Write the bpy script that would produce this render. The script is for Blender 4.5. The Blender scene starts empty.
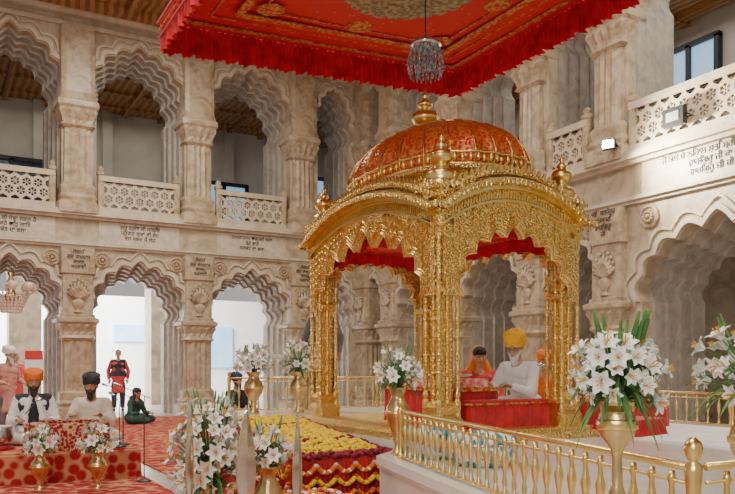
import bpy, bmesh, math, random
from mathutils import Vector, Matrix, noise
random.seed(7)
COL=bpy.context.scene.collection
pi=math.pi
# ---------------------------------------------------------------- materials
def mat(name,c,rough=.5,metal=0,c2=None,scale=4,bump=0,bscale=30,kind='noise',emit=0,bkind='noise',trans=0,lo=.4,hi=.65,sheen=0,alpha=1):
    m=bpy.data.materials.new(name); m.use_nodes=True
    nt=m.node_tree; b=nt.nodes['Principled BSDF']
    b.inputs['Base Color'].default_value=(*c,1); b.inputs['Roughness'].default_value=rough; b.inputs['Metallic'].default_value=metal
    if trans: b.inputs['Transmission Weight'].default_value=trans
    if sheen: b.inputs['Sheen Weight'].default_value=sheen
    if emit:
        b.inputs['Emission Color'].default_value=(*c,1); b.inputs['Emission Strength'].default_value=emit
    tc=nt.nodes.new('ShaderNodeTexCoord')
    def tex(k,s):
        if k=='noise':
            n=nt.nodes.new('ShaderNodeTexNoise'); n.inputs['Scale'].default_value=s; n.inputs['Detail'].default_value=5; out=n.outputs['Fac']
        elif k=='voronoi':
            n=nt.nodes.new('ShaderNodeTexVoronoi'); n.inputs['Scale'].default_value=s; out=n.outputs['Distance']
        elif k=='marble':
            n=nt.nodes.new('ShaderNodeTexNoise'); n.inputs['Scale'].default_value=s; n.inputs['Detail'].default_value=10; n.inputs['Roughness'].default_value=.65; n.inputs['Distortion'].default_value=1.2; out=n.outputs['Fac']
        elif k=='wave':
            n=nt.nodes.new('ShaderNodeTexWave'); n.inputs['Scale'].default_value=s; n.inputs['Distortion'].default_value=4; n.inputs['Detail'].default_value=3; out=n.outputs['Fac']
        nt.links.new(tc.outputs['Object'],n.inputs['Vector']); return out
    if c2:
        o=tex(kind,scale); r=nt.nodes.new('ShaderNodeValToRGB')
        r.color_ramp.elements[0].position=lo; r.color_ramp.elements[1].position=hi
        r.color_ramp.elements[0].color=(*c,1); r.color_ramp.elements[1].color=(*c2,1)
        nt.links.new(o,r.inputs['Fac']); nt.links.new(r.outputs['Color'],b.inputs['Base Color'])
    if bump:
        o=tex(bkind,bscale); bp=nt.nodes.new('ShaderNodeBump'); bp.inputs['Strength'].default_value=bump; bp.inputs['Distance'].default_value=.02
        nt.links.new(o,bp.inputs['Height']); nt.links.new(bp.outputs['Normal'],b.inputs['Normal'])
    return m
STONE=mat('carved_beige_marble',(.36,.275,.175),.42,c2=(.56,.46,.325),scale=2.0,kind='marble',bump=.2,bscale=18,lo=.36,hi=.60)
STONE2=mat('pillar_tan_marble',(.31,.22,.13),.38,c2=(.55,.435,.29),scale=2.8,kind='marble',bump=.2,bscale=22,lo=.36,hi=.60)
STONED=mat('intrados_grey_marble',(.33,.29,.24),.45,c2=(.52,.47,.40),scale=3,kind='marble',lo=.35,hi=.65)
STONEW=mat('pale_moulding_marble',(.50,.41,.285),.4,c2=(.66,.57,.44),scale=3,kind='marble',lo=.35,hi=.6)
WHITE=mat('white_marble',(.76,.71,.63),.16,c2=(.58,.53,.46),scale=2.5,kind='marble',lo=.5,hi=.8)
FLOOR=mat('floor_marble',(.60,.55,.50),.2,c2=(.45,.40,.35),scale=2,kind='marble')
PLASTER=mat('pale_plaster',(.58,.54,.47),.7,c2=(.46,.42,.36),scale=.8)
OUTW=mat('outdoor_white_paint',(.88,.89,.90),.8,c2=(.80,.82,.83),scale=.6)
TIMBER=mat('ceiling_timber',(.26,.11,.035),.5,c2=(.46,.24,.08),scale=1.5,kind='wave')
GOLD=mat('embossed_gold',(.64,.42,.085),.36,1,c2=(.90,.68,.27),scale=45,bump=.7,bscale=48,bkind='voronoi',kind='voronoi',lo=.1,hi=.6)
GOLDC=mat('column_gold',(.74,.49,.12),.32,1,c2=(.88,.65,.26),scale=30,bump=.45,bscale=60,bkind='voronoi')
GOLDP=mat('polished_gold',(.88,.64,.24),.29,1,c2=(.78,.52,.15),scale=8,bump=.15,bscale=30)
BRASS=mat('aged_brass',(.74,.54,.25),.3,1,c2=(.56,.40,.18),scale=12,bump=.2,bscale=30)
DOME=mat('deep_red_dome',(.48,.018,.008),.30,.35,c2=(.68,.20,.04),scale=34,kind='voronoi',bump=.25,bscale=34,bkind='voronoi',lo=.30,hi=.60)
RED=mat('red_velvet',(.56,.006,.010),.7,c2=(.36,.003,.008),scale=9,sheen=.2,bump=.2,bscale=20)
CANOPY=mat('red_canopy_cloth',(.62,.26,.04),.6,c2=(.62,.008,.010),scale=9,kind='voronoi',lo=.09,hi=.14)
REDB=mat('bright_red_satin',(.76,.004,.010),.5,c2=(.46,.002,.008),scale=6)
GOLDTHREAD=mat('gold_thread',(.62,.33,.07),.5,.4,c2=(.50,.04,.012),scale=25,kind='voronoi',bump=.4,bscale=50)
MEDAL=mat('tarnished_medallion',(.22,.19,.10),.5,.5,c2=(.46,.38,.18),scale=18,kind='voronoi',bump=.6,bscale=30)
CARPET=mat('red_carpet',(.34,.010,.012),.95,c2=(.46,.03,.025),scale=5,kind='voronoi',bump=.4,bscale=120,lo=.3,hi=.6)
CARPETP=mat('patterned_carpet',(.36,.008,.012),.95,c2=(.55,.24,.12),scale=9,kind='voronoi',lo=.45,hi=.65)
PATRED=mat('brocade_cloth',(.30,.004,.014),.6,c2=(.66,.40,.20),scale=26,kind='voronoi',lo=.50,hi=.62)
PINK=mat('pink_brocade',(.80,.12,.18),.6,c2=(.80,.55,.30),scale=25,kind='voronoi',lo=.45,hi=.7)
PETAL=mat('lily_petal',(.90,.90,.85),.5,c2=(.82,.85,.70),scale=12)
LEAF=mat('leaf_green',(.05,.15,.03),.45,c2=(.13,.28,.07),scale=10)
STAMEN=mat('stamen_orange',(.7,.3,.03),.6,c2=(.5,.4,.05),scale=20)
MARI=mat('yellow_marigold',(.95,.68,.01),.8,c2=(.90,.54,.01),scale=14,bump=.8,bscale=90)
MARO=mat('orange_marigold',(.90,.22,.01),.8,c2=(.75,.12,.01),scale=14,bump=.8,bscale=90)
PURP=mat('dark_red_flower',(.16,.008,.02),.8,c2=(.34,.02,.05),scale=16)
WFLOW=mat('white_flower',(.86,.84,.78),.8,c2=(.75,.72,.64),scale=16)
SKIN=mat('brown_skin',(.46,.24,.14),.5,c2=(.40,.20,.115),scale=12)
SKINL=mat('light_brown_skin',(.58,.33,.20),.5,c2=(.50,.28,.165),scale=12)
CLOTHW=mat('white_cotton',(.86,.84,.79),.85,c2=(.74,.72,.67),scale=5,bump=.3,bscale=14)
CLOTHC=mat('cream_cotton',(.78,.69,.54),.85,c2=(.62,.54,.42),scale=5,bump=.3,bscale=14)
CLOTHK=mat('black_cloth',(.02,.02,.025),.85,c2=(.05,.05,.06),scale=6)
CLOTHO=mat('orange_cloth',(.85,.22,.02),.8,c2=(.70,.14,.015),scale=7,bump=.3,bscale=20)
CLOTHY=mat('saffron_yellow_cloth',(.95,.54,.015),.8,c2=(.84,.42,.01),scale=7,bump=.3,bscale=20)
CLOTHR=mat('coral_red_cloth',(.70,.07,.06),.8,c2=(.50,.03,.03),scale=7)
CLOTHP=mat('pale_peach_cloth',(.66,.36,.28),.8,c2=(.54,.28,.22),scale=7)
CLOTHGY=mat('grey_cloth',(.12,.11,.12),.85,c2=(.20,.18,.18),scale=7)
CLOTHG=mat('dark_green_cloth',(.02,.05,.04),.85,c2=(.04,.10,.07),scale=7)
CLOTHB=mat('navy_cloth',(.015,.02,.07),.85,c2=(.03,.05,.14),scale=7)
BEARDG=mat('grey_beard',(.78,.76,.73),.9,c2=(.62,.60,.58),scale=40,bump=.6,bscale=60)
BEARDK=mat('black_hair',(.02,.016,.014),.8,c2=(.05,.04,.035),scale=40,bump=.6,bscale=60)
EYEW=mat('eye_white',(.8,.78,.74),.3,c2=(.7,.68,.66),scale=9)
EYEK=mat('eye_dark',(.02,.012,.01),.2,c2=(.03,.02,.02),scale=9)
LIP=mat('lip',(.42,.12,.10),.5,c2=(.36,.10,.08),scale=9)
BLACK=mat('black_metal',(.02,.02,.022),.4,.3,c2=(.04,.04,.045),scale=20)
CHROME=mat('chrome',(.65,.66,.68),.2,1,c2=(.5,.5,.52),scale=20)
CHAMP=mat('polished_silver_blade',(.74,.70,.62),.14,1,c2=(.60,.55,.47),scale=6)
GLASS=mat('smoky_crystal',(.12,.17,.17),.15,.35,c2=(.42,.50,.50),scale=30,lo=.4,hi=.6)
BLUEP=mat('blue_white_ceramic',(.02,.27,.42),.3,c2=(.70,.80,.82),scale=13,kind='voronoi',lo=.42,hi=.50)
WINB=mat('window_glass_blue',(.30,.55,.85),.1,c2=(.5,.7,.9),scale=1,emit=.7)
WIND=mat('dark_window',(.03,.06,.12),.15,c2=(.06,.10,.18),scale=1)
LENS=mat('pale_lens',(.40,.38,.30),.25,c2=(.28,.27,.22),scale=20)
INK=mat('black_ink',(.03,.024,.018),.7,c2=(.05,.04,.03),scale=9)
LAMP=mat('lamp_glow',(1,.93,.78),.4,emit=100)
PAPER=mat('printed_paper',(.82,.78,.68),.8,c2=(.70,.66,.58),scale=60)
SIGNR=mat('signboard_red',(.75,.04,.04),.6,c2=(.65,.03,.03),scale=3)
# ---------------------------------------------------------------- mesh helpers
def fin(name,bm,m,parent=None,smooth=False,label=None,cat=None,kind=None,group=None,loc=None,rz=None,mats=None):
    me=bpy.data.meshes.new(name)
    bmesh.ops.recalc_face_normals(bm,faces=bm.faces[:])
    bm.to_mesh(me); bm.free()
    return fm(name,me,m,parent,smooth,label,cat,kind,group,loc,rz,mats)
def fm(name,me,m,parent=None,smooth=False,label=None,cat=None,kind=None,group=None,loc=None,rz=None,mats=None):
    if not me.materials:
        for x in (mats or [m]): me.materials.append(x)
    if smooth:
        for p in me.polygons: p.use_smooth=True
    o=bpy.data.objects.new(name,me); COL.objects.link(o)
    if parent: o.parent=parent
    if label: o['label']=label
    if cat: o['category']=cat
    if kind: o['kind']=kind
    if group: o['group']=group
    if loc is not None: o.location=loc
    if rz is not None: o.rotation_euler=(0,0,rz)
    return o
def thing(name,label,cat,loc=(0,0,0),rz=0,group=None,kind=None):
    o=bpy.data.objects.new(name,None); COL.objects.link(o); o.empty_display_size=.1
    o.location=loc; o.rotation_euler=(0,0,rz); o['label']=label; o['category']=cat
    if group:o['group']=group
    if kind:o['kind']=kind
    return o
B=bmesh.new
def box(bm,x0,x1,y0,y1,z0,z1):
    v=[bm.verts.new(p) for p in ((x0,y0,z0),(x1,y0,z0),(x1,y1,z0),(x0,y1,z0),(x0,y0,z1),(x1,y0,z1),(x1,y1,z1),(x0,y1,z1))]
    for f in ((0,3,2,1),(4,5,6,7),(0,1,5,4),(1,2,6,5),(2,3,7,6),(3,0,4,7)): bm.faces.new([v[i] for i in f])
def rings(bm,rs,cap=True,closed=True):
    L=[[bm.verts.new(p) for p in r] for r in rs]
    n=len(L[0])
    for a,b in zip(L,L[1:]):
        for i in range(n if closed else n-1):
            j=(i+1)%n; bm.faces.new((a[i],a[j],b[j],b[i]))
    if cap:
        bm.faces.new(L[0][::-1]); bm.faces.new(L[-1])
def lathe(bm,prof,seg=20,c=(0,0,0),rot=0,sx=1,sy=1,ex=2,fl=0):
    rs=[]
    for p in prof:
        r,z=p[0],p[1]; f=p[2] if len(p)>2 else 0
        ring=[]
        for i in range(seg):
            a=2*pi*i/seg+rot; ca,sa=math.cos(a),math.sin(a)
            k=(abs(ca)**ex+abs(sa)**ex)**(-1/ex) if ex!=2 else 1
            rr=r*k*(1-(f if i%2 else 0))
            ring.append((c[0]+rr*ca*sx,c[1]+rr*sa*sy,c[2]+z))
        rs.append(ring)
    rings(bm,rs)
def tube(bm,pts,r,seg=6,closed=False,fx=1):
    pts=[Vector(p) for p in pts]; n=len(pts); rs=[]
    for i,p in enumerate(pts):
        if closed: t=pts[(i+1)%n]-pts[i-1]
        else: t=pts[min(i+1,n-1)]-pts[max(i-1,0)]
        if t.length<1e-9:t=Vector((0,0,1))
        t.normalize(); up=Vector((0,0,1)) if abs(t.z)<.95 else Vector((1,0,0))
        s=t.cross(up).normalized(); u=s.cross(t)
        rr=r[i] if isinstance(r,(list,tuple)) else r
        rs.append([p+s*rr*math.cos(2*pi*k/seg)*fx+u*rr*math.sin(2*pi*k/seg) for k in range(seg)])
    if closed: rs.append(rs[0]); rings(bm,rs,cap=False)
    else: rings(bm,rs)
def prism(bm,poly,y0,y1,mi=0):
    a=[bm.verts.new((x,y0,z)) for x,z in poly]; b=[bm.verts.new((x,y1,z)) for x,z in poly]
    fs=[bm.faces.new(a),bm.faces.new(b[::-1])]; n=len(poly)
    for i in range(n):
        j=(i+1)%n; fs.append(bm.faces.new((a[i],b[i],b[j],a[j])))
    if mi:
        for f in fs: f.material_index=mi
def ell(bm,c,r,seg=12,M=None):
    rs=[]; n=max(6,seg//2)
    for i in range(n+1):
        t=-pi/2+pi*i/n; cr=max(math.cos(t),.02)
        ring=[]
        for k in range(seg):
            v=Vector((r[0]*cr*math.cos(2*pi*k/seg),r[1]*cr*math.sin(2*pi*k/seg),r[2]*math.sin(t)))
            if M: v=M@v
            ring.append(Vector(c)+v)
        rs.append(ring)
    rings(bm,rs)
def caps(bm,p,q,r1,r2,seg=12):
    p=Vector(p);q=Vector(q);t=q-p
    if t.length<1e-6:t=Vector((0,0,1e-4))
    L=t.length;t=t/L;up=Vector((0,0,1)) if abs(t.z)<.9 else Vector((1,0,0))
    s=t.cross(up).normalized();u=s.cross(t);rs=[]
    for o,r in [(-r1*k,r1*math.sqrt(max(1-k*k,.002))) for k in (1,.85,.5,0)]+[(L+r2*k,r2*math.sqrt(max(1-k*k,.002))) for k in (0,.5,.85,1)]:
        rs.append([p+t*o+s*r*math.cos(2*pi*k/seg)+u*r*math.sin(2*pi*k/seg) for k in range(seg)])
    rings(bm,rs)
def remesh(bm,vox,smooth=3):
    me=bpy.data.meshes.new('tmp'); bmesh.ops.recalc_face_normals(bm,faces=bm.faces[:]); bm.to_mesh(me); bm.free()
    o=bpy.data.objects.new('tmp',me); COL.objects.link(o)
    m=o.modifiers.new('r','REMESH'); m.mode='VOXEL'; m.voxel_size=vox
    if smooth:
        s=o.modifiers.new('s','SMOOTH'); s.factor=.5; s.iterations=smooth
    dg=bpy.context.evaluated_depsgraph_get()
    r=bpy.data.meshes.new_from_object(o.evaluated_get(dg)); bpy.data.objects.remove(o); r.materials.clear()
    return r
def cusp(w,z0,z1,n=9,amp=.36,k=6,cx=0,pt=0):
    nd=[]
    for i in range(n+1):
        a=pi*i/n; x=-w*math.cos(a); z=z0+(z1-z0)*(math.sin(a)**.85)*(.92 if pt==0 else 1)
        nd.append(Vector((x,z)))
    out=[]
    for i in range(n):
        p,q=nd[i],nd[i+1]; d=q-p; L=d.length; nr=Vector((-d.y,d.x)).normalized()
        mid=(p+q)/2-Vector((0,z0-.2))
        if nr.dot(mid)<0: nr=-nr
        for j in range(k):
            t=j/k; o=p+d*t+nr*amp*L*math.sin(pi*t)
            if i==n//2 and n%2: o.y+=.05*w*(1-abs(2*t-1))
            out.append((o.x+cx,o.y))
    out.append((nd[-1].x+cx,nd[-1].y))
    return out
# ---------------------------------------------------------------- building
MB_=(0,19.6,0,0); MR_=(10.8,0,0,-pi/2)
def wl(o,W): o.location=W[:3]; o.rotation_euler=(0,0,W[3]); return o
ZT=10.0
trimn=[0]
AW=.31
def arcade(side,W,bays):
    bm=B()
    for s0,s1,c,w0 in bays:
        for lv,(zb,zt,sp,ap) in enumerate(((0,4.98,2.42,3.85 if w0<1.3 else 3.62),(4.98,ZT,7.7,9.3))):
            w=w0; dk=1
            if w0>1.4 and lv==1: w=w0+.30; dk=.72
            for k,(y0,y1,dw) in enumerate(((0,.26,0),(.26,.52,-.07),(.52,.78,-.14),(.78,1.04,-.21),(1.04,1.35,-.27))):
                ww=w+dw*(1 if w>.7 else .5)*dk
                a=cusp(ww,sp,ap+dw,9,AW,cx=c,k=8)
                poly=[(s0,zb),(s0,zt),(s1,zt),(s1,zb),(c+ww,zb)]+a[::-1]+[(c-ww,zb)]
                prism(bm,poly,y0*dk,y1*dk,1 if k else 0)
            a=cusp(w+.13,sp,ap+.13,9,AW,cx=c,k=8); b2=cusp(w+.03,sp,ap+.03,9,AW,cx=c,k=8)
            prism(bm,a+b2[::-1],-.06,.02,2)
            a=cusp(w+.27,sp,ap+.27,9,AW,cx=c); b2=cusp(w+.22,sp,ap+.22,9,AW,cx=c)
            if dk==1: prism(bm,a+b2[::-1],-.04,.02,2)
    wall=fin('wall_'+side,bm,STONE,kind='structure',mats=[STONE,STONED,STONEW]); wl(wall,W)
    s0=bays[0][0]; s1=bays[-1][1]
    for zs in (((4.16,4.22,.07),(4.22,4.28,.13)),((4.86,4.93,.12),(4.93,5.02,.22),(5.02,5.08,.16)),((9.5,9.6,.1),(9.75,9.85,.2),(9.85,10.0,.3))):
        bm=B()
        for a,b,e in zs: box(bm,s0,s1,-e,.05,a,b)
        trimn[0]+=1
        wl(fin('trim_%d'%trimn[0],bm,STONEW,kind='structure'),W)
    return wall
backB=[(-6.04,-3.04,-4.54,1.14),(-3.04,-.04,-1.54,1.14),(-.04,2.96,1.46,1.14),(2.96,5.96,4.46,1.14),(5.96,8.96,7.46,1.14),(8.96,10.8,9.95,.50)]
rightB=[(-19.6,-17.8,-18.75,.46),(-17.8,-14.9,-16.35,1.05),(-14.9,-12.1,-13.5,1.0),(-12.1,-9.8,-11.0,.62),(-9.8,-5.7,-7.75,1.52),(-5.7,-2.0,-3.85,1.3)]
arcade('back',MB_,backB); arcade('right',MR_,rightB)
ros=B(); lathe(ros,[(.20,0),(.2,.04),(.17,.06),(.15,.03),(.13,.03)],24)
for i in range(12):
    a=2*pi*i/12; ell(ros,(.085*math.cos(a),.085*math.sin(a),.05),(.035,.035,.04),8)
ell(ros,(0,0,.05),(.05,.05,.06),10)
rosme=bpy.data.meshes.new('rosette'); bmesh.ops.recalc_face_normals(ros,faces=ros.faces[:]); ros.to_mesh(rosme); ros.free(); rosme.materials.append(STONE2)
def put(me,name,W,s,y,z,**k):
    M=Matrix.Translation(W[:3])@Matrix.Rotation(W[3],4,'Z')@Matrix.Translation((s,y,z))@Matrix.Rotation(pi/2,4,'X')
    o=fm(name,me,None,**k); o.matrix_world=M; return o
for W,bays in ((MB_,backB[2:5]),(MR_,rightB[1:5])):
    for s0,s1,c,w in bays:
        for sg in (-1,1):
            trimn[0]+=1
            put(rosme,'trim_%d'%trimn[0],W,c+sg*min(w*.88,(s1-s0)/2-.58),-.005,3.88,kind='structure')
def pillar_meshes():
    out={}
    b=B(); lathe(b,[(.50,0),(.50,.25),(.44,.3),(.46,.38),(.42,.45),(.42,.62),(.37,.68)],32,ex=8); out['g_base']=b
    b=B(); lathe(b,[(.34,.68),(.35,.72,.08),(.35,1.85,.08),(.34,1.9)],32,ex=5); out['g_shaft']=b
    b=B(); lathe(b,[(.36,1.9),(.41,1.96),(.38,2.02),(.40,2.12,.08),(.46,2.24,.08),(.45,2.3),(.50,2.34),(.50,2.42),(.41,2.46),(.41,2.52),(.37,2.54),(.37,3.5),(.41,3.52),(.41,4.14)],32,ex=9)
    out['g_capital']=b
    b=B()
    lathe(b,[(.05,0),(.11,.02),(.05,.08),(.13,.18),(.15,.26),(.09,.34),(.12,.38)],14,c=(0,-.38,2.56),sy=.35)
    for i in range(9):
        a=-1.2+.3*i; L=.50-.12*abs(a)
        tube(b,[(0,-.39,2.92),(math.sin(a)*L*.5,-.44,2.92+math.cos(a)*L*.5),(math.sin(a)*L*.7,-.39,2.92+math.cos(a)*L*.9)],[.03,.055,.012],6)
        ell(b,(math.sin(a)*L*.7,-.41,2.92+math.cos(a)*L*.92),(.04,.03,.04),8)
    out['g_relief']=b
    b=B(); lathe(b,[(.49,4.98),(.49,5.2),(.43,5.28),(.45,5.36),(.41,5.45),(.43,5.6),(.37,5.7)],32,ex=8); out['u_base']=b
    b=B(); lathe(b,[(.35,5.7),(.36,5.75,.08),(.34,7.0,.08),(.34,7.05)],32,ex=5); out['u_shaft']=b
    b=B(); lathe(b,[(.35,7.05),(.41,7.1),(.37,7.16),(.39,7.25,.08),(.47,7.42,.08),(.45,7.5),(.50,7.56),(.50,7.68),(.46,7.72),(.42,7.9),(.41,9.5)],32,ex=9); out['u_capital']=b
    r={}
    for k,bm in out.items():
        me=bpy.data.meshes.new(k); bmesh.ops.recalc_face_normals(bm,faces=bm.faces[:]); bm.to_mesh(me); bm.free(); me.materials.append(STONE2); r[k]=me
    return r
PM=pillar_meshes()
def pillar(W,s,y=.22,wide=1):
    M=Matrix.Translation(W[:3])@Matrix.Rotation(W[3],4,'Z')@Matrix.Translation((s,y,0))@Matrix.Diagonal((wide,1,1,1))
    for lv,nm in (('g','ground floor'),('u','upper gallery')):
        t=thing('pillar','beige marble pillar with carved capital of the '+nm,'pillar',group='pillars of the '+nm)
        t.matrix_world=M
        for k,me in PM.items():
            if k[0]==lv: fm({'base':'base','shaft':'shaft','capital':'capital','relief':'carved_relief'}[k[2:]],me,None,parent=t)
for s in (-3.04,-.04,2.96,5.96,8.96): pillar(MB_,s)
for s in (-17.8,-14.9,-12.1,-5.7): pillar(MR_,s)
pillar(MR_,-9.98,.22,1.0); pillar(MR_,-19.3)
def lattice(bm,x0,x1,z0,z1,s,th,inner=.70):
    dx=s*math.sqrt(3); dz=1.5*s; rows=int((z1-z0)/dz)+2; cols=int((x1-x0)/dx)+2
    for r in range(rows):
        for c in range(cols):
            cx=x0+c*dx+(dx/2 if r%2 else 0); cz=z0+r*dz
            if cx>x1+dx*.3 or cz>z1+s*.3: continue
            def cl(x,z): return (min(max(x,x0),x1),min(max(z,z0),z1))
            o=[cl(cx+s*math.sin(pi/3*i),cz+s*math.cos(pi/3*i)) for i in range(6)]
            n=[cl(cx+s*inner*math.sin(pi/3*i),cz+s*inner*math.cos(pi/3*i)) for i in range(6)]
            F=[bm.verts.new((p[0],-th/2,p[1])) for p in o]+[bm.verts.new((p[0],-th/2,p[1])) for p in n]+[bm.verts.new((p[0],th/2,p[1])) for p in o]+[bm.verts.new((p[0],th/2,p[1])) for p in n]
            for i in range(6):
                j=(i+1)%6
                for q in ((i,j,6+j,6+i),(12+i,18+i,18+j,12+j),(6+i,6+j,18+j,18+i)):
                    try: bm.faces.new([F[k] for k in q])
                    except: pass
            if x0+s*.6<cx<x1-s*.6 and z0+s*.6<cz<z1-s*.6:
                for k in range(3):
                    a=pi/3*k; u=(math.cos(a)*s*.68,math.sin(a)*s*.68); v=(-math.sin(a)*s*.07,math.cos(a)*s*.07)
                    prism(bm,[(cx-u[0]-v[0],cz-u[1]-v[1]),(cx+u[0]-v[0],cz+u[1]-v[1]),(cx+u[0]+v[0],cz+u[1]+v[1]),(cx-u[0]+v[0],cz-u[1]+v[1])],-th*.3,th*.3)
JALI=mat('cream_jali_stone',(.54,.43,.29),.5,c2=(.66,.56,.41),scale=3,kind='marble')
def balustrade(W,s0,s1):
    t=thing('balcony_balustrade','pierced cream stone lattice balustrade of the gallery','balustrade',group='gallery balustrades'); wl(t,W)
    b=B(); lattice(b,s0+.12,s1-.12,5.2,5.84,.145,.07); fin('lattice_panel',b,JALI,t)
    b=B(); box(b,s0,s1,-.09,.09,5.84,5.97); fin('handrail',b,JALI,t)
    b=B(); box(b,s0,s1,-.08,.08,5.08,5.2); fin('bottom_rail',b,JALI,t)
    for s in (s0+.06,s1-.06):
        b=B(); lathe(b,[(.08,5.08),(.08,5.97),(.1,6.0),(.1,6.05),(.06,6.1),(.07,6.16),(.02,6.22)],16,c=(s,-.0,0),ex=4); fin('post',b,STONE2,t)
for a,b_ in ((-2.55,-.55),(.45,2.45),(3.45,5.45),(6.45,8.45),(9.47,10.6)): balustrade(MB_,a,b_)
for a,b_ in ((-17.3,-15.4),(-14.4,-12.6),(-11.6,-10.5),(-9.5,-6.2),(-5.2,-2.3)): balustrade(MR_,a,b_)
def sbox(name,m,*a):
    b=B(); box(b,*a); return fin(name,b,m,kind='structure')
sbox('floor',FLOOR,-12,18,-6,40,-.2,0)
b=B(); box(b,-12,18,-6,27,ZT,ZT+.3)
for i in range(20):
    box(b,-12,18,-5+i*1.6,-4.75+i*1.6,ZT-.18,ZT+.02)
for i in range(10):
    box(b,-11+i*3,-10.75+i*3,-6,27,ZT-.14,ZT+.02)
fin('ceiling',b,TIMBER,kind='structure')
b=B(); box(b,-12,16.5,20.95,25.0,9.3,9.4)
for i in range(24): box(b,-11+i*1.15,-10.85+i*1.15,20.95,25,9.18,9.31)
for y in (21.6,22.9,24.2): box(b,-12,16.5,y,y+.12,9.22,9.31)
fin('ceiling_gallery',b,TIMBER,kind='structure')
b=B(); box(b,-12,12.15,20.95,25.0,4.6,4.98); box(b,12.15,16.5,-4,25.0,4.6,4.98)
fin('trim_gallery_floor',b,PLASTER,kind='structure')
bm=B(); box(bm,-12,16.5,25,25.3,4.6,ZT)
for i in range(14): box(bm,-11.5+i*2.0,-11.2+i*2.0,24.8,25,4.98,9.3)
box(bm,-12,16.5,24.85,25,6.0,6.12)
fin('wall_gallery_back',bm,PLASTER,kind='structure')
sbox('wall_gallery_right',PLASTER,16.5,16.8,-4,25,4.6,ZT)
sbox('wall_aisle_right',STONE,16.5,16.8,-4,25,0,4.6)
for y in (6.8,9.4,12.0):
    t=thing('aisle_pillar','tan stone pillar in the side aisle','pillar',group='aisle pillars',loc=(14.6,y,0))
    b=B(); lathe(b,[(.42,0),(.42,.4),(.34,.5),(.34,.7)],24,ex=6); fin('base',b,STONE2,t)
    b=B(); lathe(b,[(.28,.7),(.28,3.2,.08),(.28,3.3)],24,ex=4); fin('shaft',b,STONE2,t)
    b=B(); lathe(b,[(.28,3.3),(.36,3.4),(.32,3.5),(.44,3.8),(.44,4.0),(.5,4.1),(.5,4.6)],24,ex=6); fin('capital',b,STONE2,t)
def window(n,x0,x1,y0,y1,z0,z1,m,axis):
    b=B(); box(b,x0,x1,y0,y1,z0,z1); w=fin('window_%d'%n,b,m,kind='structure')
    b=B()
    if axis=='y':
        for a in (x0,x1,(x0+x1)/2): box(b,a-.06,a+.06,y0-.08,y1,z0,z1)
        for a in (z0,z1): box(b,x0-.06,x1+.06,y0-.08,y1,a-.06,a+.06)
    else:
        for a in (y0,y1,(y0+y1)/2): box(b,x0-.08,x1,a-.06,a+.06,z0,z1)
        for a in (z0,z1): box(b,x0-.08,x1,y0-.06,y1+.06,a-.06,a+.06)
    f=fin('frame',b,BLACK,w)
window(1,.6,3.2,24.7,24.8,6.3,7.4,WIND,'y'); window(2,7.6,9.2,24.7,24.8,5.8,7.4,WINB,'y'); window(3,10.9,13.5,24.7,24.8,6.0,8.0,WINB,'y')
window(4,16.4,16.5,11.8,13.4,8.2,9.3,WINB,'x'); window(5,16.4,16.5,14.4,16.2,6.4,8.6,WINB,'x'); window(6,16.4,16.5,18,20,6.4,8.6,WINB,'x')
b=B(); box(b,-12,18,33,33.3,0,4.2); fin('wall_courtyard',b,OUTW,kind='structure')
b=B()
for x in (-1.4,2.3,6.5,11.2):
    box(b,x-.45,x+.45,25.0,25.9,0,4.6)
fin('trim_veranda_piers',b,STONE,kind='structure')
b=B(); box(b,6.4,8.0,32.9,33,2.3,3.0); box(b,9.6,11.6,32.9,33,1.2,3.0)
fin('window_7',b,WINB,kind='structure')
sg=thing('signboard','white notice board with a red heading strip outside the arch','sign',loc=(2.6,23.0,0))
b=B(); box(b,-.5,.5,0,.04,.9,1.7); fin('board',b,OUTW,sg)
b=B(); box(b,-.5,.5,-.01,0,1.45,1.7); fin('heading',b,SIGNR,sg)
for x in (-.4,.4):
    b=B(); box(b,x-.02,x+.02,.04,.08,0,1.7); fin('leg',b,BLACK,sg)
def text(W,s,z,body,size,label):
    c=bpy.data.curves.new('t','FONT'); c.body=body; c.size=size; c.extrude=.003; c.align_x='CENTER'; c.space_line=1.0
    o=bpy.data.objects.new('t',c); COL.objects.link(o)
    dg=bpy.context.evaluated_depsgraph_get(); me=bpy.data.meshes.new_from_object(o.evaluated_get(dg)); bpy.data.objects.remove(o)
    me.materials.clear(); me.materials.append(INK)
    put(me,'wall_inscription',W,s,-.008,z,label=label,cat='inscription')
L1='black Gurmukhi lettering on the marble band above the arch'
for c in (1.46,4.46,7.46):
    trimn[0]+=1; b=B(); box(b,c-1.0,c+1.0,-.02,.01,4.30,4.84); wl(fin('trim_%d'%trimn[0],b,STONEW,kind='structure'),MB_)
trimn[0]+=1; b=B(); box(b,-9.25,-6.2,-.02,.01,4.28,4.86); wl(fin('trim_%d'%trimn[0],b,STONEW,kind='structure'),MR_)
BW=(0,19.6-.02,0,0)
text(BW,1.46,4.70,'ਸਤਿਗੁਰ ਕੀ ਸੇਵਾ ਸਫਲੁ ਹੈ\nਜੇ ਕੋ ਕਰੇ ਚਿਤੁ ਲਾਇ\nਸਰਬੱਤ ਦਾ ਭਲਾ',.135,L1)
text(BW,4.46,4.70,'ਗੁਰੂ ਗ੍ਰੰਥ ਜੀ ਮਾਨਿਓ\nਪ੍ਰਗਟ ਗੁਰਾਂ ਕੀ ਦੇਹ\nਖੋਜ ਸ਼ਬਦ ਮੈਂ ਲੇਹ',.135,L1)
text(BW,7.46,4.70,'ਨਾਨਕ ਨਾਮ ਚੜ੍ਹਦੀ ਕਲਾ\nਤੇਰੇ ਭਾਣੇ\nਸਰਬੱਤ ਦਾ ਭਲਾ',.135,L1)
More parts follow.
